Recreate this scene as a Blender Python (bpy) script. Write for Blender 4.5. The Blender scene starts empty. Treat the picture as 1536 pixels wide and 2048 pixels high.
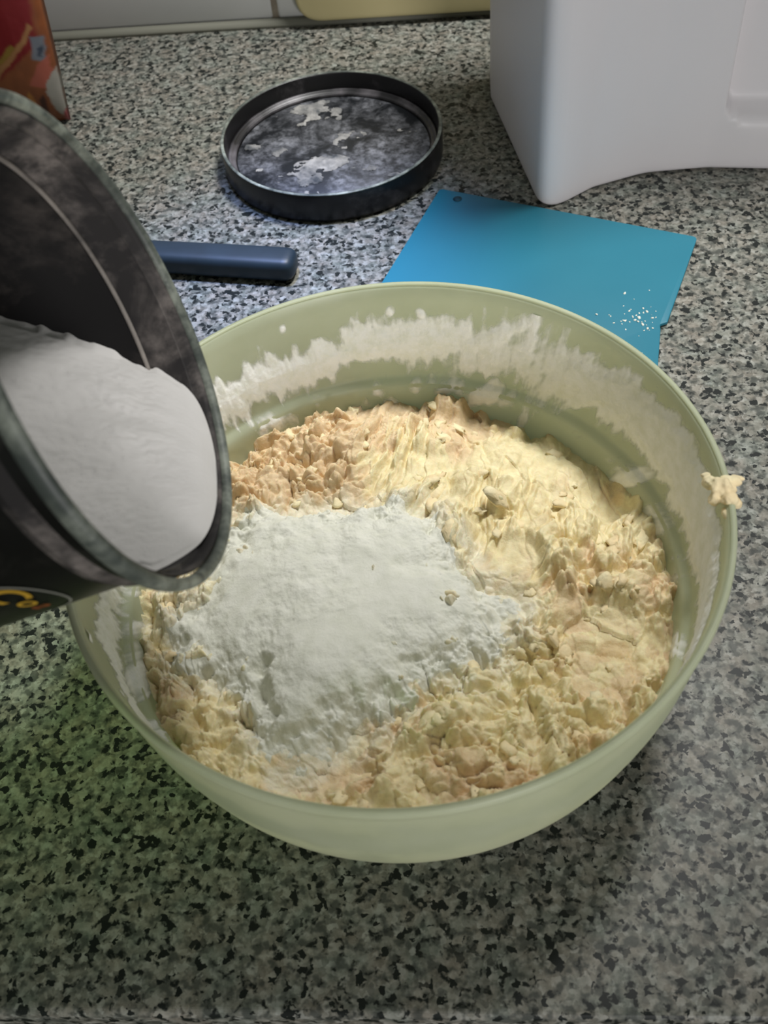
import bpy, bmesh, math, random
import numpy as np
from mathutils import Vector, Matrix

random.seed(4)
S = bpy.context.scene
C = S.collection
PI = math.pi

# ------------------------------------------------------------------ camera
PITCH, ROLL, FOC = 0.893, -0.12, 2140.0
cd = bpy.data.cameras.new('camera')
cam = bpy.data.objects.new('camera', cd)
C.objects.link(cam)
cd.sensor_fit = 'VERTICAL'
cd.sensor_height = 24.0
cd.lens = 24.0 * FOC / 2048.0
cd.clip_start = 0.01
cd.dof.use_dof = True
cd.dof.focus_distance = 0.50
cd.dof.aperture_fstop = 11
cam.location = (0, 0, 0.4)
cam.rotation_euler = (Matrix.Rotation(PI / 2 - PITCH, 3, 'X') @ Matrix.Rotation(ROLL, 3, 'Z')).to_euler()
S.camera = cam

# ------------------------------------------------------------------ world, lamps, exposure
S.view_settings.view_transform = 'Standard'
S.view_settings.look = 'None'
S.view_settings.gamma = 1
S.view_settings.use_curve_mapping = False
S.view_settings.exposure = -0.08
w = bpy.data.worlds.new('room')
S.world = w
w.use_nodes = True
w.node_tree.nodes['Background'].inputs[0].default_value = (0.93, 1.0, 0.90, 1)
w.node_tree.nodes['Background'].inputs[1].default_value = 0.165


def lamp(name, kind, loc, target, energy, color, size=0.3, spot=60, blend=1.0):
    l = bpy.data.lights.new(name, kind)
    l.energy = energy
    l.color = color
    if kind == 'AREA':
        l.size = size
    else:
        l.shadow_soft_size = size
    if kind == 'SPOT':
        l.spot_size = math.radians(spot)
        l.spot_blend = blend
    o = bpy.data.objects.new(name, l)
    C.objects.link(o)
    o.location = loc
    o.rotation_euler = (Vector(target) - Vector(loc)).to_track_quat('-Z', 'Y').to_euler()
    return o


lamp('ceiling_lamp', 'SPOT', (0.34, 0.64, 1.15), (0.075, 0.58, 0), 84, (1.0, 0.99, 0.97), 0.13, 50)
lamp('front_fill', 'AREA', (0.42, -1.0, 0.30), (0.15, 0.50, 0.12), 10, (1.0, 0.98, 0.99), 0.3)  # added low front fill, set to brighten the tub more than the counter
lamp('green_cast_spot', 'SPOT', (-0.85, 0.05, 0.55), (-0.14, 0.25, 0.02), 17, (0.55, 1.0, 0.12), 0.06, 17)  # added spot standing in for the green colour cast at the left
lamp('blue_cast_spot', 'SPOT', (-0.05, 0.62, 1.0), (-0.045, 0.49, 0), 75, (0.36, 0.50, 1.0), 0.04, 17)  # added spot standing in for the bluish glare round the spatula handle

# ------------------------------------------------------------------ helpers


def tag(o, label=None, cat=None, group=None, kind=None):
    if label: o['label'] = label
    if cat: o['category'] = cat
    if group: o['group'] = group
    if kind: o['kind'] = kind
    return o


def empty(name, loc=(0, 0, 0), label=None, cat=None):
    o = bpy.data.objects.new(name, None)
    C.objects.link(o)
    o.location = loc
    o.empty_display_size = 0.02
    return tag(o, label, cat)


def link_mesh(name, me, mat, parent=None, smooth=True):
    if mat is not None: me.materials.append(mat)
    if smooth:
        me.polygons.foreach_set('use_smooth', [True] * len(me.polygons))
    me.update()
    o = bpy.data.objects.new(name, me)
    C.objects.link(o)
    if parent is not None:
        o.parent = parent
        pm = parent.matrix_basis.copy() if parent.parent is None else parent.parent.matrix_basis @ parent.matrix_basis
        o.matrix_parent_inverse = pm.inverted()
    return o


def obj(name, bm, mat, parent=None, smooth=True):
    bmesh.ops.recalc_face_normals(bm, faces=bm.faces)
    me = bpy.data.meshes.new(name)
    bm.to_mesh(me)
    bm.free()
    return link_mesh(name, me, mat, parent, smooth)


def pyobj(name, verts, faces, mat, parent=None, smooth=True):
    me = bpy.data.meshes.new(name)
    me.from_pydata([tuple(v) for v in verts], [], [tuple(f) for f in faces])
    return link_mesh(name, me, mat, parent, smooth)


def edge_split(o, deg=35):
    m = o.modifiers.new('split', 'EDGE_SPLIT')
    m.split_angle = math.radians(deg)
    return o


def lathe(prof, seg=128, mat4=None, closed=True):
    bm = bmesh.new()
    rings = []
    for r, z in prof:
        if r < 1e-6:
            rings.append([bm.verts.new((0, 0, z))])
        else:
            rings.append([bm.verts.new((r * math.cos(2 * PI * k / seg), r * math.sin(2 * PI * k / seg), z)) for k in range(seg)])
    pairs = list(zip(rings[:-1], rings[1:]))
    if closed and len(rings[0]) > 1 and len(rings[-1]) > 1: pairs.append((rings[-1], rings[0]))
    for a, b in pairs:
        for k in range(seg):
            k2 = (k + 1) % seg
            if len(a) == 1 and len(b) == 1: continue
            if len(a) == 1: bm.faces.new((a[0], b[k], b[k2]))
            elif len(b) == 1: bm.faces.new((a[k], a[k2], b[0]))
            else: bm.faces.new((a[k], a[k2], b[k2], b[k]))
    if mat4 is not None: bm.transform(mat4)
    return bm


def smooth_profile(pts, n=4):
    """Catmull-Rom through the profile points"""
    P = [pts[0]] + list(pts) + [pts[-1]]
    out = []
    for i in range(1, len(P) - 2):
        p0, p1, p2, p3 = [np.array(p, float) for p in P[i - 1:i + 3]]
        for k in range(n):
            t = k / n
            out.append(tuple(0.5 * ((2 * p1) + (p2 - p0) * t + (2 * p0 - 5 * p1 + 4 * p2 - p3) * t * t + (3 * p1 - p0 - 3 * p2 + p3) * t ** 3)))
    out.append(tuple(pts[-1]))
    return out


def rounded_poly(pts, rads, n=8):
    out = []
    N = len(pts)
    for i in range(N):
        p = Vector(pts[i]); a = Vector(pts[i - 1]); b = Vector(pts[(i + 1) % N])
        r = rads[i] if isinstance(rads, (list, tuple)) else rads
        if r <= 0:
            out.append(tuple(p)); continue
        da = (a - p).normalized(); db = (b - p).normalized()
        ang = da.angle(db)
        d = min(r / math.tan(ang / 2), (a - p).length * .48, (b - p).length * .48)
        s = p + da * d; e = p + db * d
        for k in range(n + 1):
            t = k / n
            out.append(tuple(s * (1 - t) ** 2 + p * 2 * t * (1 - t) + e * t * t))
    return out


def prism(poly, z0, z1, bevel=0.0, seg=3):
    """extruded outline with rounded top and bottom edges (inset rings)"""
    bm = bmesh.new()
    N = len(poly)
    P = [Vector(p) for p in poly]
    area = sum(P[i].x * P[(i + 1) % N].y - P[(i + 1) % N].x * P[i].y for i in range(N))
    if area < 0: P.reverse()
    nor = []
    for i in range(N):
        t1 = (P[i] - P[i - 1]).normalized(); t2 = (P[(i + 1) % N] - P[i]).normalized()
        n1 = Vector((t1.y, -t1.x)); n2 = Vector((t2.y, -t2.x))
        m = (n1 + n2)
        m = m.normalized() if m.length > 1e-6 else n1
        nor.append(m / max(.35, m.dot(n1)))
    lev = []
    if bevel > 0:
        for k in range(seg + 1):
            a = PI / 2 * k / seg
            lev.append((z0 + bevel * (1 - math.sin(a)), bevel * (1 - math.cos(a))))
        lev = [(z0 + bevel * (1 - math.cos(PI / 2 * k / seg)), bevel * (1 - math.sin(PI / 2 * k / seg))) for k in range(seg + 1)]
        lev += [(z1 - bevel * (1 - math.sin(PI / 2 * (k / seg))) if False else z1 - bevel + bevel * math.sin(PI / 2 * k / seg), bevel * (1 - math.cos(PI / 2 * k / seg))) for k in range(seg + 1)]
    else:
        lev = [(z0, 0), (z1, 0)]
    rings = [[bm.verts.new((P[i].x - nor[i].x * d, P[i].y - nor[i].y * d, z)) for i in range(N)] for z, d in lev]
    for a, b in zip(rings[:-1], rings[1:]):
        for k in range(N):
            k2 = (k + 1) % N
            bm.faces.new((a[k], a[k2], b[k2], b[k]))
    bm.faces.new(list(reversed(rings[0])))
    bm.faces.new(rings[-1])
    return bm


def box(sx, sy, sz, bevel=0.0, seg=2, loc=(0, 0, 0)):
    bm = bmesh.new()
    bmesh.ops.create_cube(bm, size=1)
    bmesh.ops.scale(bm, vec=(sx, sy, sz), verts=bm.verts)
    if bevel > 0:
        bmesh.ops.bevel(bm, geom=bm.edges[:], offset=bevel, segments=seg, profile=.5, affect='EDGES')
    bmesh.ops.translate(bm, vec=loc, verts=bm.verts)
    return bm


# ---- numpy noise
def _hash(ix, iy, s):
    h = (ix.astype(np.int64) * 374761393 + iy.astype(np.int64) * 668265263 + s * 974634777) & 0xffffffff
    h = ((h ^ (h >> 13)) * 1274126177) & 0xffffffff
    h = (h ^ (h >> 16)) & 0xffffffff
    h = (h * 2246822519) & 0xffffffff
    return ((h ^ (h >> 15)) & 0xffffff) / float(0xffffff)


def vnoise(x, y, s=0):
    ix = np.floor(x); iy = np.floor(y)
    fx = x - ix; fy = y - iy
    fx = fx * fx * fx * (fx * (fx * 6 - 15) + 10); fy = fy * fy * fy * (fy * (fy * 6 - 15) + 10)
    a = _hash(ix, iy, s); b = _hash(ix + 1, iy, s); c = _hash(ix, iy + 1, s); d = _hash(ix + 1, iy + 1, s)
    return (a * (1 - fx) + b * fx) * (1 - fy) + (c * (1 - fx) + d * fx) * fy


def fbm(x, y, s=0, o=4, g=.5):
    t = 0; amp = 1; tot = 0
    for k in range(o):
        t = t + amp * vnoise(x * 2 ** k + 17.3 * k, y * 2 ** k - 9.1 * k, s + k); tot += amp; amp *= g
    return t / tot


def worley(x, y, s=0):
    ix = np.floor(x); iy = np.floor(y)
    f1 = np.full(x.shape, 9.); f2 = np.full(x.shape, 9.); cid = np.zeros(x.shape)
    for dx in (-1, 0, 1):
        for dy in (-1, 0, 1):
            cx = ix + dx; cy = iy + dy
            px = cx + _hash(cx, cy, s + 51); py = cy + _hash(cx, cy, s + 97)
            d = np.hypot(px - x, py - y)
            h = _hash(cx, cy, s + 133)
            nw = d < f1
            f2 = np.where(nw, f1, np.minimum(f2, d)); cid = np.where(nw, h, cid); f1 = np.where(nw, d, f1)
    return f1, f2, cid


def sstep(a, b, x):
    t = np.clip((x - a) / (b - a), 0, 1)
    return t * t * (3 - 2 * t)


# ---- materials
class NT:
    def __init__(s, name, rough=.5, spec=.5, **kw):
        s.m = bpy.data.materials.new(name)
        s.m.use_nodes = True
        s.t = s.m.node_tree
        s.b = s.t.nodes['Principled BSDF']
        s.b.inputs['Roughness'].default_value = rough
        s.b.inputs['Specular IOR Level'].default_value = spec
        for k, v in kw.items(): s.b.inputs[k.replace('_', ' ')].default_value = v
        s._c = None

    def n(s, t, **kw):
        nd = s.t.nodes.new(t)
        for k, v in kw.items(): setattr(nd, k, v)
        return nd

    def l(s, a, b): s.t.links.new(a, b)

    def co(s):
        if s._c is None: s._c = s.n('ShaderNodeTexCoord').outputs['Object']
        return s._c

    def noise(s, scale, detail=3, rough=.55, vec=None, dist=0):
        nd = s.n('ShaderNodeTexNoise')
        nd.inputs['Scale'].default_value = scale; nd.inputs['Detail'].default_value = detail
        nd.inputs['Roughness'].default_value = rough; nd.inputs['Distortion'].default_value = dist
        s.l(vec or s.co(), nd.inputs['Vector'])
        return nd.outputs['Fac']

    def ramp(s, fac, stops, interp='LINEAR'):
        nd = s.n('ShaderNodeValToRGB')
        cr = nd.color_ramp; cr.interpolation = interp
        while len(cr.elements) > 1: cr.elements.remove(cr.elements[-1])
        cr.elements[0].position = stops[0][0]; cr.elements[0].color = col(stops[0][1])
        for p, c in stops[1:]:
            e = cr.elements.new(p); e.color = col(c)
        s.l(fac, nd.inputs[0])
        return nd.outputs[0]

    def mix(s, f, a, b, mode='MIX'):
        nd = s.n('ShaderNodeMix', data_type='RGBA', blend_type=mode)
        for sock, v in ((nd.inputs[0], f), (nd.inputs[6], a), (nd.inputs[7], b)):
            if hasattr(v, 'links'): s.l(v, sock)
            elif isinstance(v, (int, float)): sock.default_value = v
            else: sock.default_value = col(v)
        return nd.outputs[2]

    def base(s, c):
        if hasattr(c, 'links'): s.l(c, s.b.inputs['Base Color'])
        else: s.b.inputs['Base Color'].default_value = col(c)
        return s

    def bump(s, h, strength=.3, dist=.001):
        nd = s.n('ShaderNodeBump'); nd.inputs['Strength'].default_value = strength; nd.inputs['Distance'].default_value = dist
        s.l(h, nd.inputs['Height']); s.l(nd.outputs[0], s.b.inputs['Normal'])
        return s

    def translucent(s, f, c):
        tr = s.n('ShaderNodeBsdfTranslucent'); mx = s.n('ShaderNodeMixShader')
        if hasattr(c, 'links'): s.l(c, tr.inputs[0])
        else: tr.inputs[0].default_value = col(c)
        mx.inputs[0].default_value = f
        s.l(s.b.outputs[0], mx.inputs[1]); s.l(tr.outputs[0], mx.inputs[2])
        s.l(mx.outputs[0], s.t.nodes['Material Output'].inputs[0])
        return s


def lin(c): return c / 12.92 if c <= .04045 else ((c + .055) / 1.055) ** 2.4


def col(c):
    """8-bit sRGB triple to linear RGBA"""
    if isinstance(c, (int, float)): c = (c, c, c)
    return (lin(c[0] / 255), lin(c[1] / 255), lin(c[2] / 255), 1)


# granite: irregular grains of black, grey, beige and white
g = NT('granite', rough=.40, spec=.22)
wn = g.n('ShaderNodeTexNoise'); wn.inputs['Scale'].default_value = 330; wn.inputs['Detail'].default_value = 3
g.l(g.co(), wn.inputs['Vector'])
vm = g.n('ShaderNodeVectorMath', operation='MULTIPLY_ADD'); vm.inputs[1].default_value = (.0045, .0045, .0045)
g.l(wn.outputs['Color'], vm.inputs[0]); g.l(g.co(), vm.inputs[2])
vo = g.n('ShaderNodeTexVoronoi'); vo.inputs['Scale'].default_value = 370; vo.inputs['Randomness'].default_value = 1
g.l(vm.outputs[0], vo.inputs['Vector'])
sep = g.n('ShaderNodeSeparateColor'); g.l(vo.outputs['Color'], sep.inputs[0])
c1 = g.ramp(sep.outputs[0], [(0, (84, 82, 76)), (.22, (112, 106, 98)), (.5, (148, 141, 131)), (.75, (176, 169, 160)), (1, (204, 199, 193))])
tint = g.noise(70, 2)
c1 = g.mix(.5, c1, g.ramp(g.noise(330, 2), [(.34, (104, 102, 94)), (.5, (150, 144, 134)), (.66, (188, 182, 174))]))
c1 = g.mix(.25, c1, g.ramp(tint, [(.35, (120, 138, 130)), (.5, (150, 144, 134)), (.65, (170, 150, 136))]))
# black mica: clusters from noise, single specks from cells
k1 = g.ramp(g.noise(250, 3, .55, dist=.3), [(.36, 255), (.455, 0)])
k2 = g.ramp(sep.outputs[1], [(.10, 255), (.15, 0)])
mk = g.mix(1.0, k1, k2, 'LIGHTEN')
mid_ = g.ramp(g.noise(210, 2), [(.38, 230), (.52, 0)])
cc = g.mix(mid_, c1, (74, 76, 72))
cc = g.mix(mk, cc, (34, 37, 35))
g.base(g.mix(1.0, cc, (214, 221, 220), 'MULTIPLY'))
GRANITE = g.m

m = NT('glazed_tile', rough=.22); m.base(m.ramp(m.noise(6, 3), [(.3, (212, 213, 212)), (.7, (222, 222, 220))])); TILE = m.m
m = NT('grout', rough=.9); m.base(m.ramp(m.noise(120), [(.3, (128, 118, 104)), (.7, (156, 146, 130))])); GROUT = m.m
m = NT('cream_board', rough=.45); m.base(m.ramp(m.noise(9, 3), [(.3, (190, 178, 132)), (.7, (204, 192, 146))])); CREAM = m.m
m = NT('cabinet', rough=.5); m.base(m.ramp(m.noise(5, 4), [(.3, (104, 132, 22)), (.7, (122, 150, 30))])); CABINET = m.m
m = NT('floor_tile', rough=.5); m.base(m.ramp(m.noise(8, 4), [(.3, (58, 60, 40)), (.7, (74, 74, 50))])); FLOOR = m.m
m = NT('green_mat', rough=.95); m.base(m.ramp(m.noise(300, 3), [(.3, (112, 140, 10)), (.7, (150, 178, 24))])); MAT = m.m

# pale plastic bowl with a faint film of smeared flour
m = NT('bowl_plastic', rough=.38, spec=.4)
film = m.noise(26, 5, .65)
bc = m.ramp(film, [(.38, (204, 211, 184)), (.62, (214, 220, 196))])
m.base(bc).translucent(.45, (234, 234, 206))
BOWL = m.m

m = NT('flour', rough=.95, spec=.1)
m.base(m.ramp(m.noise(160, 4), [(.3, (220, 220, 206)), (.7, (232, 231, 220))])).bump(m.noise(900, 4, .7), .5, .0008); FLOUR = m.m
m = NT('jar_flour', rough=.95, spec=.1)
m.base(m.ramp(m.noise(60, 4), [(.3, (216, 213, 210)), (.7, (224, 221, 218))])).bump(m.noise(1100, 4, .7), .35, .0006); JFLOUR = m.m
m = NT('flour_film', rough=.95, spec=.1)
m.base(m.ramp(m.noise(190, 5, .6), [(.32, (236, 238, 228)), (.6, (248, 249, 246))])).bump(m.noise(600, 4), .5, .0006); FILM = m.m
at = m.n('ShaderNodeAttribute'); at.attribute_name = 'Cover'; tp = m.n('ShaderNodeBsdfTransparent'); mx = m.n('ShaderNodeMixShader')
m.l(at.outputs['Fac'], mx.inputs[0]); m.l(tp.outputs[0], mx.inputs[1]); m.l(m.b.outputs[0], mx.inputs[2]); m.l(mx.outputs[0], m.t.nodes['Material Output'].inputs[0])

# dough: colour of each crumb comes from a mesh attribute, fine relief from noise
m = NT('dough', rough=.62, spec=.3)
at = m.n('ShaderNodeAttribute'); at.attribute_name = 'Col'
nz = m.ramp(m.noise(220, 4, .6), [(.3, (230, 224, 212)), (.7, 255)])
m.base(m.mix(1.0, at.outputs['Color'], nz, 'MULTIPLY')).bump(m.noise(620, 4, .65), .45, .0012)
m.b.inputs['Subsurface Weight'].default_value = .25
m.b.inputs['Subsurface Radius'].default_value = (.004, .0022, .001)
m.b.inputs['Subsurface Scale'].default_value = 1.0
DOUGH = m.m
m = NT('dough_crumb', rough=.65, spec=.3)
m.base(m.ramp(m.noise(90, 3), [(.3, (236, 212, 168)), (.7, (245, 234, 194))])).bump(m.noise(700, 4), .4, .001); CRUMB = m.m


def dusty(name, base, dust, lo, hi, scale, rough=.42, amt=1.0, spec=.4):
    m = NT(name, rough=rough, spec=spec)
    f = m.noise(scale, 6, .62, dist=.4)
    f2 = m.noise(scale * 5, 4, .6)
    k = m.ramp(f, [(lo, 0), (hi, 255 * amt)])
    k2 = m.ramp(f2, [(.35, 90), (.62, 255)])
    m.base(m.mix(m.mix(1, k, k2, 'MULTIPLY'), base, dust))
    return m.m


BLACK = dusty('black_tin', (18, 18, 17), (46, 45, 42), .50, .80, 60, .34, spec=.25)
BLACKIN = dusty('dusty_black_inside', (26, 25, 25), (84, 78, 74), .46, .74, 30, .6, spec=.2)
NECK = dusty('dusty_neck', (48, 46, 46), (140, 132, 127), .42, .70, 34, .65, spec=.2)
LIP = dusty('dusty_lip', (62, 68, 64), (176, 182, 168), .36, .72, 34, .5, spec=.4)
LIDFLOOR = dusty('floury_lid_inside', (24, 27, 31), (138, 140, 146), .42, .68, 52, .5)
LIDBLACK = dusty('black_lid', (21, 20, 21), (84, 80, 82), .55, .85, 40, .35)
m = NT('lid_step', rough=.4); m.base(m.ramp(m.noise(40, 4), [(.45, (34, 33, 35)), (.75, (110, 106, 110))])); LIDSTEP = m.m

m = NT('teal_plastic', rough=.42, spec=.35)
m.base(m.ramp(m.noise(7, 3), [(.3, (30, 104, 124)), (.7, (38, 114, 134))])).bump(m.noise(900, 2), .08, .0003); TEAL = m.m
m = NT('tub_plastic', rough=.40, spec=.4)
m.base(m.ramp(m.noise(8, 3), [(.3, (240, 236, 238)), (.7, (244, 240, 242))])).translucent(.28, (240, 238, 242)); TUB = m.m
m = NT('navy_rubber', rough=.45, spec=.4); m.base(m.ramp(m.noise(50), [(.3, (30, 42, 50)), (.7, (36, 50, 60))])); NAVY = m.m
m = NT('steel', rough=.3, Metallic=1.0); m.base((170, 172, 174)); STEEL = m.m
m = NT('printed_foil', rough=.35, spec=.5)
at = m.n('ShaderNodeAttribute'); at.attribute_name = 'Col'; m.base(at.outputs['Color']).bump(m.noise(40, 3), .25, .002); FOIL = m.m
m = NT('gold_print', rough=.4); m.base((176, 140, 44)); GOLD = m.m
m = NT('grey_print', rough=.4); m.base((120, 120, 112)); GREYP = m.m
m = NT('red_print', rough=.4); m.base((126, 62, 28)); REDP = m.m

# ------------------------------------------------------------------ the setting
ANG = -0.1195                                   # the counter runs slightly askew to the view
ca, sa = math.cos(ANG), math.sin(ANG)


def along(d, y, z=0):
    """point d along the counter, y back from its front edge"""
    return Vector((d * ca - y * sa, .0950 + d * sa + y * ca, z))


DEPTH = .7060
R_ANG = Matrix.Rotation(ANG, 4, 'Z')

# worktop with a rounded front edge
pf = [(-.0, -.028), (0, -.003)]
for k in range(7):
    a = PI / 2 * k / 6
    pf.append((.003 - .003 * math.cos(a), -.003 + .003 * math.sin(a)))
pf += [(DEPTH, 0), (DEPTH, -.03), (.002, -.03)]
bm = bmesh.new()
ends = [[bm.verts.new(along(d, y, z)) for y, z in pf] for d in (-1.1, 1.1)]
n = len(pf)
for k in range(n):
    k2 = (k + 1) % n
    bm.faces.new((ends[0][k], ends[0][k2], ends[1][k2], ends[1][k]))
bm.faces.new(ends[0]); bm.faces.new(list(reversed(ends[1])))
o = obj('granite_worktop', bm, GRANITE, smooth=False)
tag(o, 'speckled grey, beige and black granite kitchen worktop under everything', 'worktop')

# bead of sealant along the foot of the wall
bm = bmesh.new()
sec = [(0, 0), (-.0055, 0), (-.0050, .002), (-.0032, .0042), (0, .0052)]
ends = [[bm.verts.new(along(d, DEPTH + y, z + .0001)) for y, z in sec] for d in (-1.1, 1.1)]
for k in range(5):
    bm.faces.new((ends[0][k], ends[0][(k + 1) % 5], ends[1][(k + 1) % 5], ends[1][k]))
bm.faces.new(ends[0]); bm.faces.new(list(reversed(ends[1])))
m = NT('sealant', rough=.7); m.base((128, 128, 116))
o = obj('trim_1', bm, m.m)
o['kind'] = 'structure'

# tiled wall behind
wall = obj('wall_back', box(2.6, .10, 2.6, loc=(0, .05 + .0018, .40)), GROUT, smooth=False)
wall.matrix_world = Matrix.Translation(along(0, DEPTH + .0005)) @ R_ANG
wall['kind'] = 'structure'
tile_bm = box(.1965, .008, .1965, bevel=.003, seg=3)
tile_me = None
joint = -.0385 / ca
for i in range(-6, 7):
    for j in range(0, 7):
        if tile_me is None:
            t = obj('tile', tile_bm, TILE)
            tile_me = t.data
        else:
            t = bpy.data.objects.new('tile', tile_me)
            C.objects.link(t)
        t.parent = wall
        t.matrix_parent_inverse = Matrix.Identity(4)
        t.location = (-.122 + .100 + i * .2, .0045, .1015 + j * .2)

fl = obj('floor', box(3.4, 3.0, .05, loc=(0, -.2, -.905)), FLOOR, smooth=False)
fl['kind'] = 'structure'

# base cabinets under the worktop (set back from its front edge)
cab = empty('base_cabinet', tuple(along(0, .35, -.88)), 'olive green base cabinet under the front edge of the granite worktop', 'cabinet')
cab.rotation_euler = (0, 0, ANG)


def local_part(name, bm, mat, parent, smooth=False):
    o = obj(name, bm, mat, None, smooth)
    o.parent = parent
    return o


local_part('cabinet_body', box(2.16, .62, .75, loc=(0, .02, .475)), CABINET, cab)
for i in range(4):
    d = local_part('door', box(.53, .018, .70, bevel=.003, loc=(-.81 + .54 * i, -.30, .48)), CABINET, cab)
    h = local_part('handle', box(.12, .018, .012, bevel=.004, loc=(-.81 + .54 * i, -.318, .78)), STEEL, cab)
    h.parent = d
local_part('plinth', box(2.1, .54, .10, loc=(0, .05, .05)), CABINET, cab)

# ------------------------------------------------------------------ mixing bowl
BX, BY = .00385, .2477
RIM = .1208
bowl = empty('mixing_bowl', (BX, BY, 0), 'large pale green translucent plastic mixing bowl, flour smeared round its inside', 'bowl')
outer = [(.0800, .0), (.0850, .0006), (.0900, .004), (.0990, .0125), (.1060, .0235), (.1105, .035), (.1132, .046), (.1146, .052),
         (.1165, .062), (.1180, .075), (.1194, .088), (.1202, .0955)]
lipo = [(.1207, .0968), (.1210, .0985), (.1207, .0998), (.1197, .1004), (.1186, .0999), (.1178, .0988)]
inner = [(.1172, .094), (.1164, .086), (.1150, .073), (.1138, .062), (.1130, .0555), (.1122, .0520), (.1100, .0500), (.1086, .0470),
         (.1072, .037), (.1028, .0245), (.0960, .0140), (.0870, .0065), (.078, .0034)]
prof = smooth_profile(outer, 3) + lipo + smooth_profile(inner, 3) + [(0, .0032)]
prof = [(0, .0012), (.077, .0012), (.079, .0)] + prof
local_part('bowl_body', lathe(prof, 192, closed=False), BOWL, bowl, True)

iz = np.array([p[1] for p in inner][::-1]); ir = np.array([p[0] for p in inner][::-1])


def rin(z): return np.interp(z, iz, ir)


# ring-shaped bead of the rim
bm = bmesh.new()
rb = [(.1196 + .0012 * math.cos(a), .0999 + .0008 * math.sin(a)) for a in np.linspace(0, 2 * PI, 12, endpoint=False)]
bm.free()
local_part('rim', lathe(rb, 192), BOWL, bowl, True)

# flour smeared on the inside wall: a thin raised crust with ragged edges
nphi, nzz = 1500, 150
ph, zz = np.meshgrid(np.linspace(0, 2 * PI, nphi, endpoint=False), np.linspace(.030, .097, nzz), indexing='ij')
X = np.cos(ph); Y = np.sin(ph)
arc = ph * .115
per = lambda a, b, s, o=4: fbm(X * .115 * a + 40 + Y * .115 * a * .37, zz * b + Y * .115 * a, s, o)
rag = per(110, 75, 5, 5); streak = per(330, 40, 9, 4); lowf = per(22, 16, 3, 3)
deg = np.degrees((ph + PI) % (2 * PI) - PI)
# the band sits lower at the far side and climbs towards the right
cen = .070 + .004 * np.cos(ph) + .003 * (lowf - .5) * 2
wid = .0105 + .0050 * sstep(-70, 10, deg) * sstep(75, 25, deg) + .006 * (lowf - .5)
prom = 1 - .75 * sstep(38, 50, deg) * sstep(72, 60, deg)
band = (wid - np.abs(zz - cen)) / .007 * prom
th = band * .8 + (rag - .5) * 2.6 + (streak - .5) * 1.3 - .15
# thin lower smears
low = (1 - np.abs(zz - .046) / .013) * .7 + (per(80, 60, 21, 4) - .5) * 3.6 - 1.15
# small splashes on the clean strip above
f1, f2, cid = worley(arc * 130, zz * 105, 8)
spl = np.where((cid > .90) & (zz > .078), (.20 - f1) * 3 + (rag - .5) * 2.2 - .1, -1)
th = np.maximum(np.maximum(th, low), spl)
th = th + .75 * sstep(-75, -45, deg) * sstep(32, 18, deg) * sstep(.018, .006, np.abs(zz - .076))  # thicker, whiter flour on the right also stands in for brighter light there
th = np.where(zz > .0955, -1, th)
thick = np.clip(th, 0, 1.2) * .0008 + .0001
rr = rin(zz) - .00005 - thick
V = np.stack([BX + rr * X, BY + rr * Y, zz], -1).reshape(-1, 3)
ok = th > -.55
idx = np.arange(nphi * nzz).reshape(nphi, nzz)
F = []
i2 = np.roll(idx, -1, 0); ok2 = np.roll(ok, -1, 0)
keep = (ok[:, :-1] & ok[:, 1:] & ok2[:, :-1] & ok2[:, 1:])
q = np.stack([idx[:, :-1], idx[:, 1:], i2[:, 1:], i2[:, :-1]], -1)[keep]
used = np.unique(q); remap = -np.ones(len(V), int); remap[used] = np.arange(len(used))
o = pyobj('flour_residue', V[used].tolist(), remap[q].tolist(), FILM, bowl)
fa = o.data.attributes.new('Cover', 'FLOAT', 'POINT')
fa.data.foreach_set('value', sstep(-.53, .20, th.reshape(-1)[used]))
tag(o, 'white flour crust smeared round the inner wall', kind='stuff')

# ------------------------------------------------------------------ dough
nr, na = 330, 1000
tt = np.linspace(0, 1, nr); aa = np.linspace(0, 2 * PI, na, endpoint=False)
T, A = np.meshgrid(tt, aa, indexing='ij')
R0 = .1092
x = T * R0 * np.cos(A); y = T * R0 * np.sin(A)          # relative to the bowl axis


def blob(cx, cy, rx, ry=None, rot=0):
    ry = ry or rx
    dx = x - cx; dy = y - cy
    u = dx * math.cos(rot) + dy * math.sin(rot); v = -dx * math.sin(rot) + dy * math.cos(rot)
    return np.exp(-((u / rx) ** 2 + (v / ry) ** 2))


base = .040 + .010 * (1 - T ** 2)
base = base + .007 * blob(-.013, .092, .030, .024)                 # pile against the far wall
base = base + .005 * blob(.045, .055, .035) + .005 * blob(.075, -.01, .03) + .004 * blob(.0, -.085, .05, .02)
base = base - .006 * blob(.095, .030, .016) - .005 * blob(-.030, -.078, .014, .010) - .007 * blob(.055, .088, .02) - .003 * blob(-.075, -.02, .02, .03)
wx = (fbm(x * 60, y * 60, 71, 3) - .5) * .011; wy = (fbm(x * 60 + 9, y * 60 - 5, 72, 3) - .5) * .011
# strands in the far right part are drawn out away from the viewer
stretch = sstep(-.02, .03, x) * sstep(-.02, .03, y)
yy = y * (1 - .68 * stretch)
f1a, f2a, ida = worley((x + wx) * 95, (yy + wy) * 95, 1)
f1b, f2b, idb = worley((x + wx * .7) * 190, (yy + wy * .7) * 190, 2)
f1c, f2c, idc = worley((x + wx * .5) * 400, (yy + wy * .5) * 400, 3)
lumpy = sstep(.30, .48, fbm(x * 26 + 3, y * 26 + 1, 12, 3))        # some parts are smooth slabs


def bil(u, v, sd, o=2):
    """puffy lumps parted by sharp creases"""
    return np.abs(2 * fbm(u, v, sd, o, .35) - 1)


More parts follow.
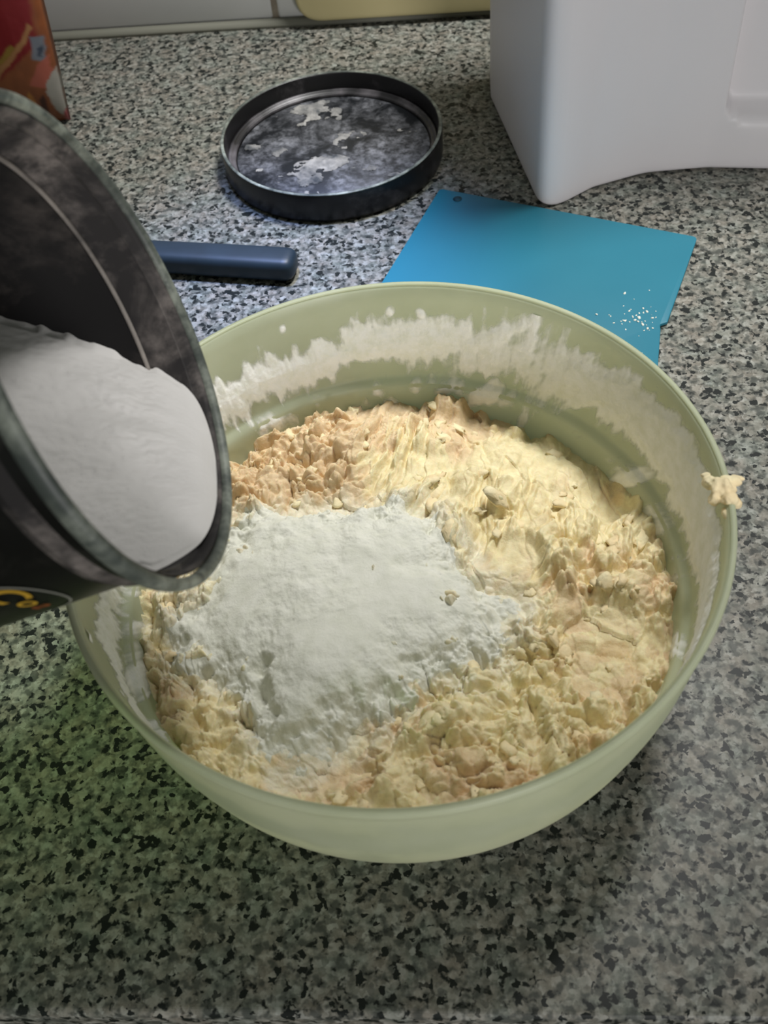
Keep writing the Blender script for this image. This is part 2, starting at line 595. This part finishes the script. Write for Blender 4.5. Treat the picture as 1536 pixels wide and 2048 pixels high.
# direction of the strands: fanning away from the heap
sx = x * .94 - y * .34; sy = x * .34 + y * .94
st = stretch * .9
bu = (x * (1 - st) + sx * st) + wx * .8; bv = (y * (1 - st) + sy * .24 * st) + wy * .8
b1 = bil(bu * 62, bv * 62, 401); b2 = bil(bu * 125, bv * 125, 402); b3 = bil(bu * 290, bv * 290, 403)
ledge = .0045 * (ida - .4) + .0025 * (idb - .4) * lumpy
crev = np.clip((f2a - f1a) * 5, 0, 1)
det = ledge * (.8 - .3 * st) + .0120 * np.clip(b1, 0, .6) * (.45 + .65 * lumpy) + .0085 * np.clip(b2, 0, .6) * (.25 + .85 * lumpy) + .0042 * np.clip(b3, 0, .6) * (.3 + .7 * lumpy)
det = det - .0012 * (1 - crev) * lumpy - .0028
zd = base + det - .004
zd = np.minimum(zd, .0485 + 0 * zd) * sstep(.97, 1.0, T) + zd * (1 - sstep(.97, 1.0, T))
edge = rin(zd[-1]) + .0004
scale = 1 + (edge / R0 - 1)[None, :] * T ** 6
xd = x * scale; yd = y * scale

# flour heap: irregular outline, thickness falls off to its ragged edge
ang_pts = [(-.0800, .030), (-.056, .047), (-.013, .042), (.017, .030), (.027, .004), (.043, -.018), (.036, -.034), (.022, -.048), (.002, -.052),
           (-.020, -.064), (-.042, -.072), (-.060, -.066), (-.066, -.040), (-.090, -.026), (-.098, -.004)]


def poly_dist(px, py, poly):
    inside = np.zeros(px.shape, bool); dist = np.full(px.shape, 9.)
    for i in range(len(poly)):
        x1, y1 = poly[i - 1]; x2, y2 = poly[i]
        c = ((y1 > py) != (y2 > py)) & (px < (x2 - x1) * (py - y1) / (y2 - y1 + 1e-12) + x1)
        inside ^= c
        t = np.clip(((px - x1) * (x2 - x1) + (py - y1) * (y2 - y1)) / ((x2 - x1) ** 2 + (y2 - y1) ** 2), 0, 1)
        dist = np.minimum(dist, np.hypot(px - x1 - t * (x2 - x1), py - y1 - t * (y2 - y1)))
    return np.where(inside, dist, -dist)


pd = poly_dist(x, y, ang_pts) + (fbm(x * 90, y * 90, 61, 5) - .5) * .020
smoothz = base + .0025
mound = -.004 + .0060 * sstep(-.002, .030, pd) + .0050 * sstep(-.003, .006, pd)
mound = mound + .0035 * blob(-.035, -.040, .026, .024)               # the last scoop
zf = smoothz + mound + .0035 * (fbm(x * 45, y * 45, 41, 4) - .5) + .0022 * (fbm(x * 170, y * 170, 42, 5) - .5) * sstep(-.03, .02, fbm(x * 30, y * 30, 44, 2) - .45)
wf = sstep(-.001, .014, pd)
zf = (zd + .0005 - .0030 * sstep(.002, -.003, pd)) * (1 - wf) + zf * wf
okf = pd > -.0035

# crumb colours: tan where raw dough shows, cream where floury; a dust of flour near the heap
tan = np.array(col((233, 210, 174))[:3]); cream = np.array(col((245, 233, 192))[:3]); white = np.array(col((240, 236, 218))[:3])
deep = np.array(col((222, 190, 144))[:3])
k = sstep(.35, .65, fbm(x * 28 - 4, y * 28 + 2, 81, 3) + .25 * (idb - .5) + .18 * stretch - .28 * sstep(.02, .06, y) * sstep(.05, -.02, x) - .30 * sstep(.055, .09, y) + .05)[..., None]
cold = tan * (1 - k) + cream * k
k3 = (sstep(.66, .86, fbm(x * 50 + 8, y * 50, 88, 3)) * .6)[..., None]
cold = cold * (1 - k3) + deep * k3
near = (sstep(-.016, .0, pd) * sstep(.35, .7, fbm(x * 130, y * 130, 83, 4) + .25 * sstep(-.014, 0, pd)) * .85)[..., None]
cold = cold * (1 - near) + white * near

verts = np.stack([BX + xd, BY + yd, zd], -1)
V = verts[1:].reshape(-1, 3)
nV = len(V)
idx = np.arange(nV).reshape(nr - 1, na)
q = np.stack([idx[:-1], idx[1:], np.roll(idx, -1, 1)[1:], np.roll(idx, -1, 1)[:-1]], -1).reshape(-1, 4).tolist()
Vl = V.tolist() + [[BX, BY, float(zd[0, 0])]]
cen_i = nV
tris = [(cen_i, int(idx[0, i]), int(idx[0, (i + 1) % na])) for i in range(na)]
# underside following the bowl
und = []
for rr_, z_ in ((.1035, .027), (.096, .0155), (.083, .0065)):
    und.append(len(Vl))
    Vl += [[BX + rr_ * math.cos(a), BY + rr_ * math.sin(a), z_] for a in aa]
prev = int(idx[-1, 0])
for u0 in und:
    q += [(prev + i, u0 + i, u0 + (i + 1) % na, prev + (i + 1) % na) for i in range(na)]
    prev = u0
Vl.append([BX, BY, .0055]); bi = len(Vl) - 1
tris += [(prev + i, bi, prev + (i + 1) % na) for i in range(na)]
me = bpy.data.meshes.new('dough')
me.from_pydata(Vl, [], q + tris)
ca_ = me.color_attributes.new('Col', 'FLOAT_COLOR', 'POINT')
cv = np.ones((len(Vl), 4)); cv[:, :3] = tan
cv[:nV, :3] = cold[1:].reshape(-1, 3)
cv[nV, :3] = cold[0, 0]
ca_.data.foreach_set('color', cv.ravel())
dough = link_mesh('dough', me, DOUGH)
tag(dough, 'crumbly cream and tan shortcrust dough filling the green mixing bowl', 'dough', kind='stuff')

# flour heap
V = np.stack([BX + xd, BY + yd, zf], -1)[1:].reshape(-1, 3)
okq = okf[1:]
keep = okq[:-1] & okq[1:] & np.roll(okq, -1, 1)[:-1] & np.roll(okq, -1, 1)[1:]
q = np.stack([idx[:-1], idx[1:], np.roll(idx, -1, 1)[1:], np.roll(idx, -1, 1)[:-1]], -1)[keep]
q = np.concatenate([q, np.stack([np.full(na, nV), idx[0], np.roll(idx[0], -1), np.roll(idx[0], -1)], -1)[:0]])
used = np.unique(q); remap = -np.ones(nV, int); remap[used] = np.arange(len(used))
Vf = V[used].tolist(); Ff = remap[q].tolist()
Vf.append([BX, BY, float(zf[0, 0])]); ci = len(Vf) - 1
Ff += [(ci, int(remap[idx[0, i]]), int(remap[idx[0, (i + 1) % na]])) for i in range(na)]
heap = pyobj('flour_heap', Vf, Ff, FLOUR)
tag(heap, 'heap of white flour poured on the dough in the bowl', 'flour', kind='stuff')

# loose crumbs lying on the dough surface


def lump(bm, c, r, seed, squash=(1, 1, 1), sub=2, amp=.45):
    rnd = random.Random(seed)
    v = bmesh.ops.create_icosphere(bm, subdivisions=sub, radius=1)['verts']
    off = Vector((rnd.random() * 9, rnd.random() * 9, rnd.random() * 9))
    from mathutils import noise
    rot = Matrix.Rotation(rnd.random() * 6, 3, 'Z') @ Matrix.Rotation(rnd.random() * .6, 3, 'X')
    for p in v:
        d = p.co.copy()
        k = 1 + amp * noise.noise(d * 1.3 + off) + amp * .5 * noise.noise(d * 3 + off)
        p.co = Vector(c) + rot @ Vector((d.x * squash[0], d.y * squash[1], d.z * squash[2])) * r * k
    return v


bm = bmesh.new()
rnd = random.Random(11)
cnt = 0
lay = []
while cnt < 110:
    a = rnd.random() * 2 * PI; t = math.sqrt(rnd.random()) * .97
    i = int(t * (nr - 1)); j = int(a / (2 * PI) * na) % na
    if pd[i, j] > .001: continue
    if lumpy[i, j] < .4 and rnd.random() < .7: continue
    px, py, pz = xd[i, j], yd[i, j], zd[i, j]
    st = stretch[i, j]
    r = rnd.uniform(.0014, .0034)
    if math.hypot(px, py) + r > .106: continue
    lump(bm, (BX + px, BY + py, pz - r * .3), r, cnt, (1, rnd.uniform(.6, 1.5) + 1.4 * st * rnd.random(), .6), 2, .8)
    cnt += 1
o = obj('dough_crumbs', bm, CRUMB, dough)
tag(o, kind='stuff')

# piece of dough stuck on the rim, right side
bm = bmesh.new()
pa = math.radians(-7)
bx0, by0 = BX + .1175 * math.cos(pa), BY + .1175 * math.sin(pa)
P0 = Vector((bx0, by0, .0995))
for k, (dx, dy, dz, r, sq) in enumerate([(0, 0, .0012, .0042, (1, 1.1, .8)), (-.0038, .0035, .0008, .0027, (1, 1, .8)), (.001, -.0045, .0002, .0032, (1, 1, .9)),
                                         (.0035, .0030, .0008, .0025, (1.5, .8, .7)), (.0065, .0045, .0002, .0016, (1.8, .8, .6)), (-.0045, .0065, .0012, .0015, (.8, 1.2, .8)),
                                         (.0032, -.0062, -.0008, .0020, (1, 1, .8)), (-.001, -.0090, -.0022, .0020, (.8, 1.4, .8)), (-.0035, -.003, -.001, .0024, (.8, 1, 1.2))]):
    lump(bm, P0 + Vector((dx, dy, dz)), r, 300 + k, sq, 3, .35)
blobo = obj('dough_scrap', bm, CRUMB)
rm = blobo.modifiers.new('remesh', 'REMESH'); rm.mode = 'VOXEL'; rm.voxel_size = .00045; rm.use_smooth_shade = True
tag(blobo, 'small ragged scrap of dough stuck on the right rim of the green bowl', 'dough')

# ------------------------------------------------------------------ tilted black tin
TC = Vector((-.068, .2278, .2051)); TN = Vector((.958, .03, .286)).normalized()
TU = TN.cross(Vector((0, 0, 1))).normalized(); TV = TU.cross(TN)
TL = .17
TM = Matrix.Identity(4)
for i, ax in enumerate((TU, TN.cross(TU), TN)):
    for r_ in range(3): TM[r_][i] = ax[r_]
TM.translation = TC - TN * TL
tin = empty('flour_tin', (0, 0, 0), 'black round tin held tilted above the bowl, pouring white flour', 'tin')
tin.matrix_world = TM
bprof = [(0, 0), (.0610, 0), (.0628, .0015), (.0634, .004), (.0638, .10), (.0640, .152), (.0652, .1585), (.0668, .1615), (.0668, .1640),
         (.0640, .1640), (.0640, .1520), (.0622, .1515), (.0620, .006), (.0600, .003), (0, .003)]
o = local_part('tin_body', lathe(bprof, 160, closed=False), BLACK, tin, True)
edge_split(o)
o.data.materials.append(BLACKIN); o.data.materials.append(NECK)
for p in o.data.polygons:
    c = p.center
    rad_ = math.hypot(c.x, c.y)
    if rad_ < .0632 and c.z > .0025 and not (c.z < .05 and rad_ > .0622): p.material_index = 1
    if .0634 < rad_ < .0642 and .1522 < c.z < .1638: p.material_index = 2
neck = [(.0641, .1515), (.0646, .1512), (.0668, .1520), (.0670, .1640), (.0660, .1650), (.0655, .1640), (.0652, .1535), (.0638, .1530)]
neck = [(.0666, .1642), (.0668, .1680), (.0662, .1680), (.0656, .1665), (.0654, .1545), (.0646, .1530), (.0628, .1524), (.0628, .1515), (.0642, .1515), (.0642, .1640)]
local_part('neck', lathe(neck, 160), NECK, tin, True)
m = NT('dusty_ridge', rough=.7); m.base(m.ramp(m.noise(45, 4), [(.35, (84, 80, 77)), (.65, (166, 158, 150))]))
local_part('ridge', lathe([(.0629 + .0009 * math.cos(a), .1524 + .0008 * math.sin(a)) for a in np.linspace(0, 2 * PI, 8, endpoint=False)], 160), m.m, tin, True)
lip = []
for k in range(14):
    a = 2 * PI * k / 14
    lip.append((.0692 + .0018 * math.cos(a), .1680 + (.0022 if math.sin(a) > 0 else .0034) * math.sin(a)))
local_part('rim', lathe(lip, 160), LIP, tin, True)


def on_tin(s, ang, r=.0641):
    """point on the tin wall s below its mouth, angle in degrees, in tin coordinates"""
    a = math.radians(ang)
    return Vector((r * math.cos(a), -r * math.sin(a), TL - s))


# printed badge: grey oval outline with gold lettering, flat on the tin
def wrap_print(name, pts_faces, mat, thick=.0002):
    bm = bmesh.new()
    vs, fs = pts_faces
    lo = [bm.verts.new(on_tin(s, a, .06405)) for s, a in vs]; hi = [bm.verts.new(on_tin(s, a, .06405 + thick)) for s, a in vs]
    for f in fs:
        bm.faces.new([hi[i] for i in f])
    return local_part(name, bm, mat, tin, True)


vs, fs = [], []
N = 64
for k in range(N):
    a = 2 * PI * k / N
    for q_ in (1.0, 1.05):
        vs.append((.0465 - .0170 * q_ * math.sin(a), -22 + 15.5 * q_ * math.cos(a)))
for k in range(N):
    k2 = (k + 1) % N
    fs.append((2 * k, 2 * k + 1, 2 * k2 + 1, 2 * k2))
wrap_print('badge_outline', (vs, fs), GREYP)


def text_print(txt, s0, ang0, size, mat, name, shear=.25):
    cu = bpy.data.curves.new('t', 'FONT')
    cu.body = txt; cu.size = size; cu.offset = size * .015; cu.shear = shear
    ob = bpy.data.objects.new('t', cu)
    C.objects.link(ob)
    bpy.context.view_layer.update()
    me = bpy.data.meshes.new_from_object(ob.evaluated_get(bpy.context.evaluated_depsgraph_get()))
    bpy.data.objects.remove(ob)
    vs = [(s0 - v.co.y, ang0 - math.degrees(v.co.x / .064)) for v in me.vertices]
    fs = [tuple(p.vertices) for p in me.polygons]
    wrap_print(name, (vs, fs), mat, .0004)


text_print('C', .0425, -8.0, .0130, GOLD, 'gold_letter')
text_print('o', .0400, -17.5, .0095, GOLD, 'gold_letter')
text_print('a', .0395, -23.5, .0090, REDP, 'red_letter')

# flour inside the tin
ns, nt = 150, 140
Vt, Ft = [], []


def tr(s): return .0652 if s < .0165 else .0620


def trs(s):
    k = min(max((s - .0155) / .0025, 0), 1)
    return .0638 * (1 - k) + .0619 * k


ss = np.concatenate([(.0022 + .0878 * np.linspace(0, 1, ns - 20) ** 1.6), np.linspace(.093, .160, 20)])
tv = np.linspace(-1, 1, nt)
SS, TT = np.meshgrid(ss, tv, indexing='ij')
wob = (fbm(SS * 60 + 3, TT * 5, 91, 4) - .5)
for i, s in enumerate(ss):
    r = trs(s)
    f = -.0634 + .0066 * (1 - math.exp(-(s - .0022) / .0016)) + .74 * (s - .0022) if s < .085 else .0046 + .30 * (s - .085)
    f = max(f, -r * .996)
    row = []
    for j, t in enumerate(tv):
        th_ = math.asin(max(-1, min(1, f / r + .07 * wob[i, j] * (abs(t) > .9))))
        hw = r * math.cos(math.asin(max(-.999, min(.999, f / r))))
        u_ = t * hw
        rmp = min(1, (s - .0022) / .02)
        crown = .0030 * (1 - t * t) * rmp
        fv = f + crown + (.0030 * wob[i, j]) * (1 - t ** 4) * rmp + .0008 * rmp * (vnoise(np.array(s * 900.), np.array(t * 60.), 5) - .5) * (1 - t ** 6)
        # ragged contact line with the wall
        if abs(t) > .93:
            jag = .0016 * rmp * (vnoise(np.array(s * 420.), np.array(3. + np.sign(t)), 7) - .5)
            fv = f + jag
            hw2 = math.sqrt(max(r * r - fv * fv, 1e-9)); u_ = t * hw2
        row.append((s, u_, fv))
    Vt += row
idxt = np.arange(ns * nt).reshape(ns, nt)
for i in range(ns - 1):
    for j in range(nt - 1):
        Ft.append((int(idxt[i, j]), int(idxt[i, j + 1]), int(idxt[i + 1, j + 1]), int(idxt[i + 1, j])))
# underside along the tin wall
nb = 24
b0 = len(Vt)
for i, s in enumerate(ss):
    r = trs(s) - .0001
    l = Vt[int(idxt[i, 0])]; rt = Vt[int(idxt[i, -1])]
    a0 = math.atan2(l[2], l[1]); a1 = math.atan2(rt[2], rt[1])
    if a0 > 0: a0 -= 2 * PI
    if a1 > 0 and a0 < a1 - PI: pass
    if a0 > a1: a0 -= 2 * PI
    for k in range(nb):
        a = a0 + (a1 - a0) * k / (nb - 1)
        Vt.append((s, r * math.cos(a), r * math.sin(a)))
for i in range(ns - 1):
    for k in range(nb - 1):
        p = b0 + i * nb + k
        Ft.append((p, p + nb, p + nb + 1, p + 1))
Ft.append(tuple([int(v) for v in idxt[0]] + [b0 + k for k in range(nb - 1, -1, -1)]))
Vw = [TC - TN * s + TU * u_ + TV * f for s, u_, f in Vt]
o = pyobj('tin_flour', Vw, Ft, JFLOUR)
tag(o, 'smooth mass of white flour lying inside the tilted black tin', 'flour', kind='stuff')

# ------------------------------------------------------------------ black lid lying upside down
lid = empty('tin_lid', (-.0045, .6245, 0), 'black round lid lying upside down on the granite, floury inside', 'lid')
lp = [(0, 0), (.0690, 0), (.0708, .0012), (.0714, .003), (.0716, .0185), (.0712, .0200), (.0700, .0203), (.0692, .0198), (.0688, .018), (.0684, .0055)]
lp += [(.0655, .0050), (0, .0050)]
local_part('lid_shell', lathe(lp, 144, closed=False), LIDBLACK, lid, True)
edge_split(lid.children[0])
local_part('floor_disc', lathe([(0, .0048), (.0630, .0048), (.0632, .0054), (.0628, .0058), (0, .0058)], 144, closed=False), LIDFLOOR, lid, True)
local_part('step_ring', lathe([(.0636, .0048), (.0638, .0072), (.0648, .0078), (.0662, .0074), (.0664, .0092), (.0676, .0094), (.0686, .0090), (.0686, .0048)], 144), LIDSTEP, lid, True)
local_part('lid_rim', lathe([(.0705 + .0011 * math.cos(a), .0200 + .0006 * math.sin(a)) for a in np.linspace(0, 2 * PI, 10, endpoint=False)], 144), LIP, lid, True)
# caked flour on the inside of the lid
n2 = 260
gx, gy = np.meshgrid(np.linspace(-.060, .060, n2), np.linspace(-.060, .060, n2), indexing='ij')
gr = np.hypot(gx, gy)
cake = fbm(gx * 55 + 5, gy * 75, 201, 5) + .16 * np.exp(-((gx - .008) / .035) ** 2 - ((gy + .002) / .032) ** 2) - .655
cake = np.where(gr > .0605, -1, cake)
V = np.stack([-.0035 + gx, .6235 + gy, .0059 + np.clip(cake, 0, .3) * .012], -1).reshape(-1, 3)
ok = cake > 0
idx2 = np.arange(n2 * n2).reshape(n2, n2)
keep = ok[:-1, :-1] & ok[1:, :-1] & ok[:-1, 1:] & ok[1:, 1:]
q = np.stack([idx2[:-1, :-1], idx2[1:, :-1], idx2[1:, 1:], idx2[:-1, 1:]], -1)[keep]
used = np.unique(q); remap = -np.ones(n2 * n2, int); remap[used] = np.arange(len(used))
m = NT('caked_flour', rough=.9); m.base(m.ramp(m.noise(70, 5), [(.35, (62, 66, 70)), (.65, (166, 164, 160))]))
CAKE = m.m
o = pyobj('caked_flour', V[used].tolist(), remap[q].tolist(), CAKE, lid)
tag(o, 'greyish flour caked on the inside of the lid', kind='stuff')

# ------------------------------------------------------------------ teal dough scraper
out = rounded_poly([(.0589, .5724), (.1996, .4954), (.1643, .4273), (.1600, .4262), (.1590, .4215), (.1480, .3860), (.090, .3550), (-.005, .3700), (-.030, .4050)],
                   [.003, .003, .001, .0012, .001, .02, .04, .03, .01], 6)
scr = empty('dough_scraper', (.09, .47, 0), 'flat teal plastic dough scraper lying behind the bowl, flecked with flour', 'scraper')
bm = prism(out, .0006, .0026, .0006, 2)
sheet = obj('scraper_blade', bm, TEAL, scr)
edge_split(sheet, 40)
m = NT('teal_hole', rough=.8); m.base((16, 60, 72)); HOLE = m.m
bm = lathe([(0, .0026), (.0026, .0026), (.0028, .0028), (0, .0028)], 24, Matrix.Translation((.0681, .5589, 0)), closed=False)
hs = obj('hanging_hole', bm, HOLE, scr)
bm = bmesh.new()
rnd = random.Random(5)
for k in range(60):
    a = rnd.random() * 2 * PI; d = abs(rnd.gauss(0, .010))
    px = .1500 + d * math.cos(a) * .9 + rnd.choice((0, 0, -.012)) * rnd.random(); py = .433 + d * math.sin(a)
    if px - .1590 > (py - .4262) * .5 - .002: continue
    r = rnd.uniform(.0002, .0008)
    lump(bm, (px, py, .0027), r, 900 + k, (1, 1.3, .5), 1)
fk = obj('flour_flecks', bm, FLOUR, scr)
fk['kind'] = 'stuff'

# ------------------------------------------------------------------ navy handled spatula
spat = empty('spatula', (-.09, .518, 0), 'dark navy rubber handle of a utensil lying between lid and tin', 'spatula')
HA = math.atan2(.5040 - .5255, -.033 + .1082)
hm = Matrix.Translation((-.0335, .5068, .0082)) @ Matrix.Rotation(HA, 4, 'Z')
bm = bmesh.new()
secs = [(0, .3), (.0006, .62), (.0018, .84), (.004, .97), (.007, 1.0), (.05, 1.0), (.10, .96), (.130, .84), (.136, .7), (.138, .45)]
rings = []
for d, k in secs:
    ring = []
    for j in range(32):
        a = 2 * PI * j / 32
        cx_, cz_ = math.cos(a), math.sin(a)
        e = .62
        px = math.copysign(abs(cx_) ** e, cx_) * .0095 * k; pz = math.copysign(abs(cz_) ** e, cz_) * .0075 * k
        ring.append(bm.verts.new(hm @ Vector((-d, px, pz))))
    rings.append(ring)
for a_, b_ in zip(rings[:-1], rings[1:]):
    for j in range(32): bm.faces.new((a_[j], a_[(j + 1) % 32], b_[(j + 1) % 32], b_[j]))
bm.faces.new(rings[0]); bm.faces.new(rings[-1])
obj('handle', bm, NAVY, spat)
bm = box(.05, .006, .003, .001, loc=(-.160, 0, -.002)); bm.transform(hm); obj('neck', bm, STEEL, spat)
bm = prism(rounded_poly([(-.18, -.022), (-.18, .022), (-.26, .028), (-.26, -.028)], .008), -.0072, -.0052, .0005); bm.transform(hm)
obj('blade', bm, NAVY, spat)

# ------------------------------------------------------------------ white plastic tub
tub = empty('plastic_tub', (.21, .62, 0), 'tall white translucent plastic tub standing at the back right of the counter', 'tub')
base_o = rounded_poly([(.1165, .5370), (.150, .5560), (.185, .5640), (.225, .5615), (.262, .5530), (.300, .545), (.325, .690), (.110, .700), (.1060, .668)],
                      [.022, .03, .05, .05, .05, .02, .03, .012, .01], 8)
P = [Vector(p) for p in base_o]
per_ = []
for i in range(len(P)):                                # even resampling of the outline
    a_, b_ = P[i], P[(i + 1) % len(P)]
    k = max(1, int((b_ - a_).length / .0012))
    per_ += [a_.lerp(b_, t / k) for t in range(k)]
mid = Vector((.215, .622))
levels = [(0, .004), (.0006, .0022), (.0018, .0008), (.0035, 0)] + [(z, 0) for z in np.arange(.008, .272, .004)]
bm = bmesh.new()
rings = []
for z, ins in levels:
    ring = []
    gz = float(sstep(.030, .044, np.array(z)) * (1 - sstep(.236, .250, np.array(z))))
    for p in per_:
        q_ = p - (p - mid).normalized() * ins
        gx_ = float(sstep(.2280 + .012 * (1 - gz), .2330 + .012 * (1 - gz), np.array(p.x)) * (1 - sstep(.2740, .2790, np.array(p.x))))
        yo = .013 * gz * gx_ if p.y < .60 else 0
        ring.append(bm.verts.new((q_.x, q_.y + yo, z)))
    rings.append(ring)
n = len(per_)
for a_, b_ in zip(rings[:-1], rings[1:]):
    for k in range(n): bm.faces.new((a_[k], a_[(k + 1) % n], b_[(k + 1) % n], b_[k]))
bm.faces.new(rings[0]); bm.faces.new(rings[-1])
obj('tub_body', bm, TUB, tub)
lid_o = [((px - .213) * 1.03 + .213, (py - .622) * 1.03 + .622) for px, py in base_o]
obj('tub_lid', prism(lid_o, .27, .286, .003, 3), TUB, tub)

# ------------------------------------------------------------------ cream board against the wall
bd_poly = rounded_poly([(0, 0), (.26, 0), (.26, .20), (0, .20)], .020, 8)
bm = prism(bd_poly, 0, .008, .003, 4)
bm.transform(Matrix.Translation(along(-.104, DEPTH - .0045, .0058)) @ R_ANG @ Matrix.Rotation(PI / 2 - math.radians(2.0), 4, 'X'))
o = obj('chopping_board', bm, CREAM)
tag(o, 'cream board with rounded corners standing against the tiled wall', 'board')
edge_split(o, 50)

# ------------------------------------------------------------------ printed food packet at the left
PXR = Vector((-.1880, .6950, 0))
bagdir = Vector((-ca, -sa, 0)); bagn = Vector((sa * 1, -ca, 0))     # bag runs left from its right edge, faces the viewer
Wb, Hb, Tb = .19, .26, .032
nu, nv = 190, 240


def inpoly(px, py, poly): return poly_dist(px, py, poly)


uu, vv = np.meshgrid(np.linspace(0, 1, nu), np.linspace(0, 1, nv), indexing='ij')
lx = uu * Wb; lz = vv * Hb
# print laid out in millimetres from the right edge (a) and the bottom (b)
A_ = lx * 1120; B_ = lz * 1480
warp = (fbm(A_ / 6, B_ / 6, 301, 3) - .5) * 3


def C3(c): return np.array(col(c)[:3])


colr = np.zeros(A_.shape + (3,)) + C3((112, 62, 36))
n1 = fbm(A_ / 5, B_ / 9, 305, 3)[..., None]
colr = colr * (1 - n1 * .6) + C3((146, 84, 44)) * n1 * .6


def paint(poly, c, soft=1.2):
    global colr
    d = poly_dist(A_ + warp, B_ + warp * .5, poly)
    k = sstep(-soft, soft, d)[..., None]
    colr = colr * (1 - k) + C3(c) * k


paint([(8, 105), (8, 92), (40, 60), (190, 10), (190, 260), (0, 260)], (112, 14, 20), 2.5)
paint([(9, 106), (16, 93), (50, 50), (60, 42), (62, 48), (45, 66), (16, 100), (12, 112)], (150, 106, 66))
paint([(24, 90), (45, 66), (44, 74), (26, 94)], (130, 104, 40))
paint([(4, 96), (12, 98), (14, 76), (5, 70)], (104, 108, 116))
paint([(6, 88), (10, 86), (10, 78), (7, 76)], (52, 60, 74))
paint([(3, 76), (12, 70), (20, 50), (10, 44), (4, 50)], (158, 84, 68))
paint([(2, 62), (8, 50), (11, 40), (8, 22), (4, 8), (1.5, 14), (0, 26), (-1, 48)], (150, 146, 138), .8)
paint([(-4, 20), (3, 12), (3, -2), (-4, -2)], (150, 72, 74))
paint([(13, 38), (18, 34), (16, 16), (12, 16)], (66, 32, 20))
paint([(22, 44), (25, 40), (22, 10), (18, 12)], (168, 112, 50))
paint([(26, 30), (32, 24), (30, 10), (25, 14)], (58, 48, 34))
bul = (np.clip(1 - (2 * uu - 1) ** 6, 0, 1) * np.clip(1 - (2 * vv - 1) ** 8, 0, 1)) ** .5
wr = .0016 * (fbm(uu * 14, vv * 6, 310, 3) - .5)
edge_w = .011 * np.sin(np.clip(vv * Hb / .16, 0, 1) * PI / 2)          # the packet widens upwards
V, cl = [], []
for side in (1, -1):
    for i in range(nu):
        for j in range(nv):
            d = lx[i, j] - edge_w[i, j] * (1 - uu[i, j])
            p = PXR + bagdir * d + Vector((0, 0, lz[i, j] + .0005)) + bagn * (side * Tb * bul[i, j] * .5 + wr[i, j] * bul[i, j] - .014)
            V.append(p)
cl = np.concatenate([colr.reshape(-1, 3)] * 2)
ix = np.arange(nu * nv).reshape(nu, nv)
F = np.stack([ix[:-1, :-1], ix[1:, :-1], ix[1:, 1:], ix[:-1, 1:]], -1).reshape(-1, 4)
F = np.concatenate([F, F[:, ::-1] + nu * nv]).tolist()
rim_i = list(ix[:, 0]) + list(ix[-1, 1:]) + list(ix[-2::-1, -1]) + list(ix[0, -2:0:-1])
for k in range(len(rim_i)):
    a_, b_ = int(rim_i[k]), int(rim_i[(k + 1) % len(rim_i)])
    F.append((b_, a_, a_ + nu * nv, b_ + nu * nv))
me = bpy.data.meshes.new('food_packet')
me.from_pydata([tuple(v) for v in V], [], F)
at_ = me.color_attributes.new('Col', 'FLOAT_COLOR', 'POINT')
cv = np.ones((len(V), 4)); cv[:, :3] = cl
at_.data.foreach_set('color', cv.ravel())
o = link_mesh('food_packet', me, FOIL)
tag(o, 'red and orange printed food packet with a white patch, standing at the back left', 'packet')
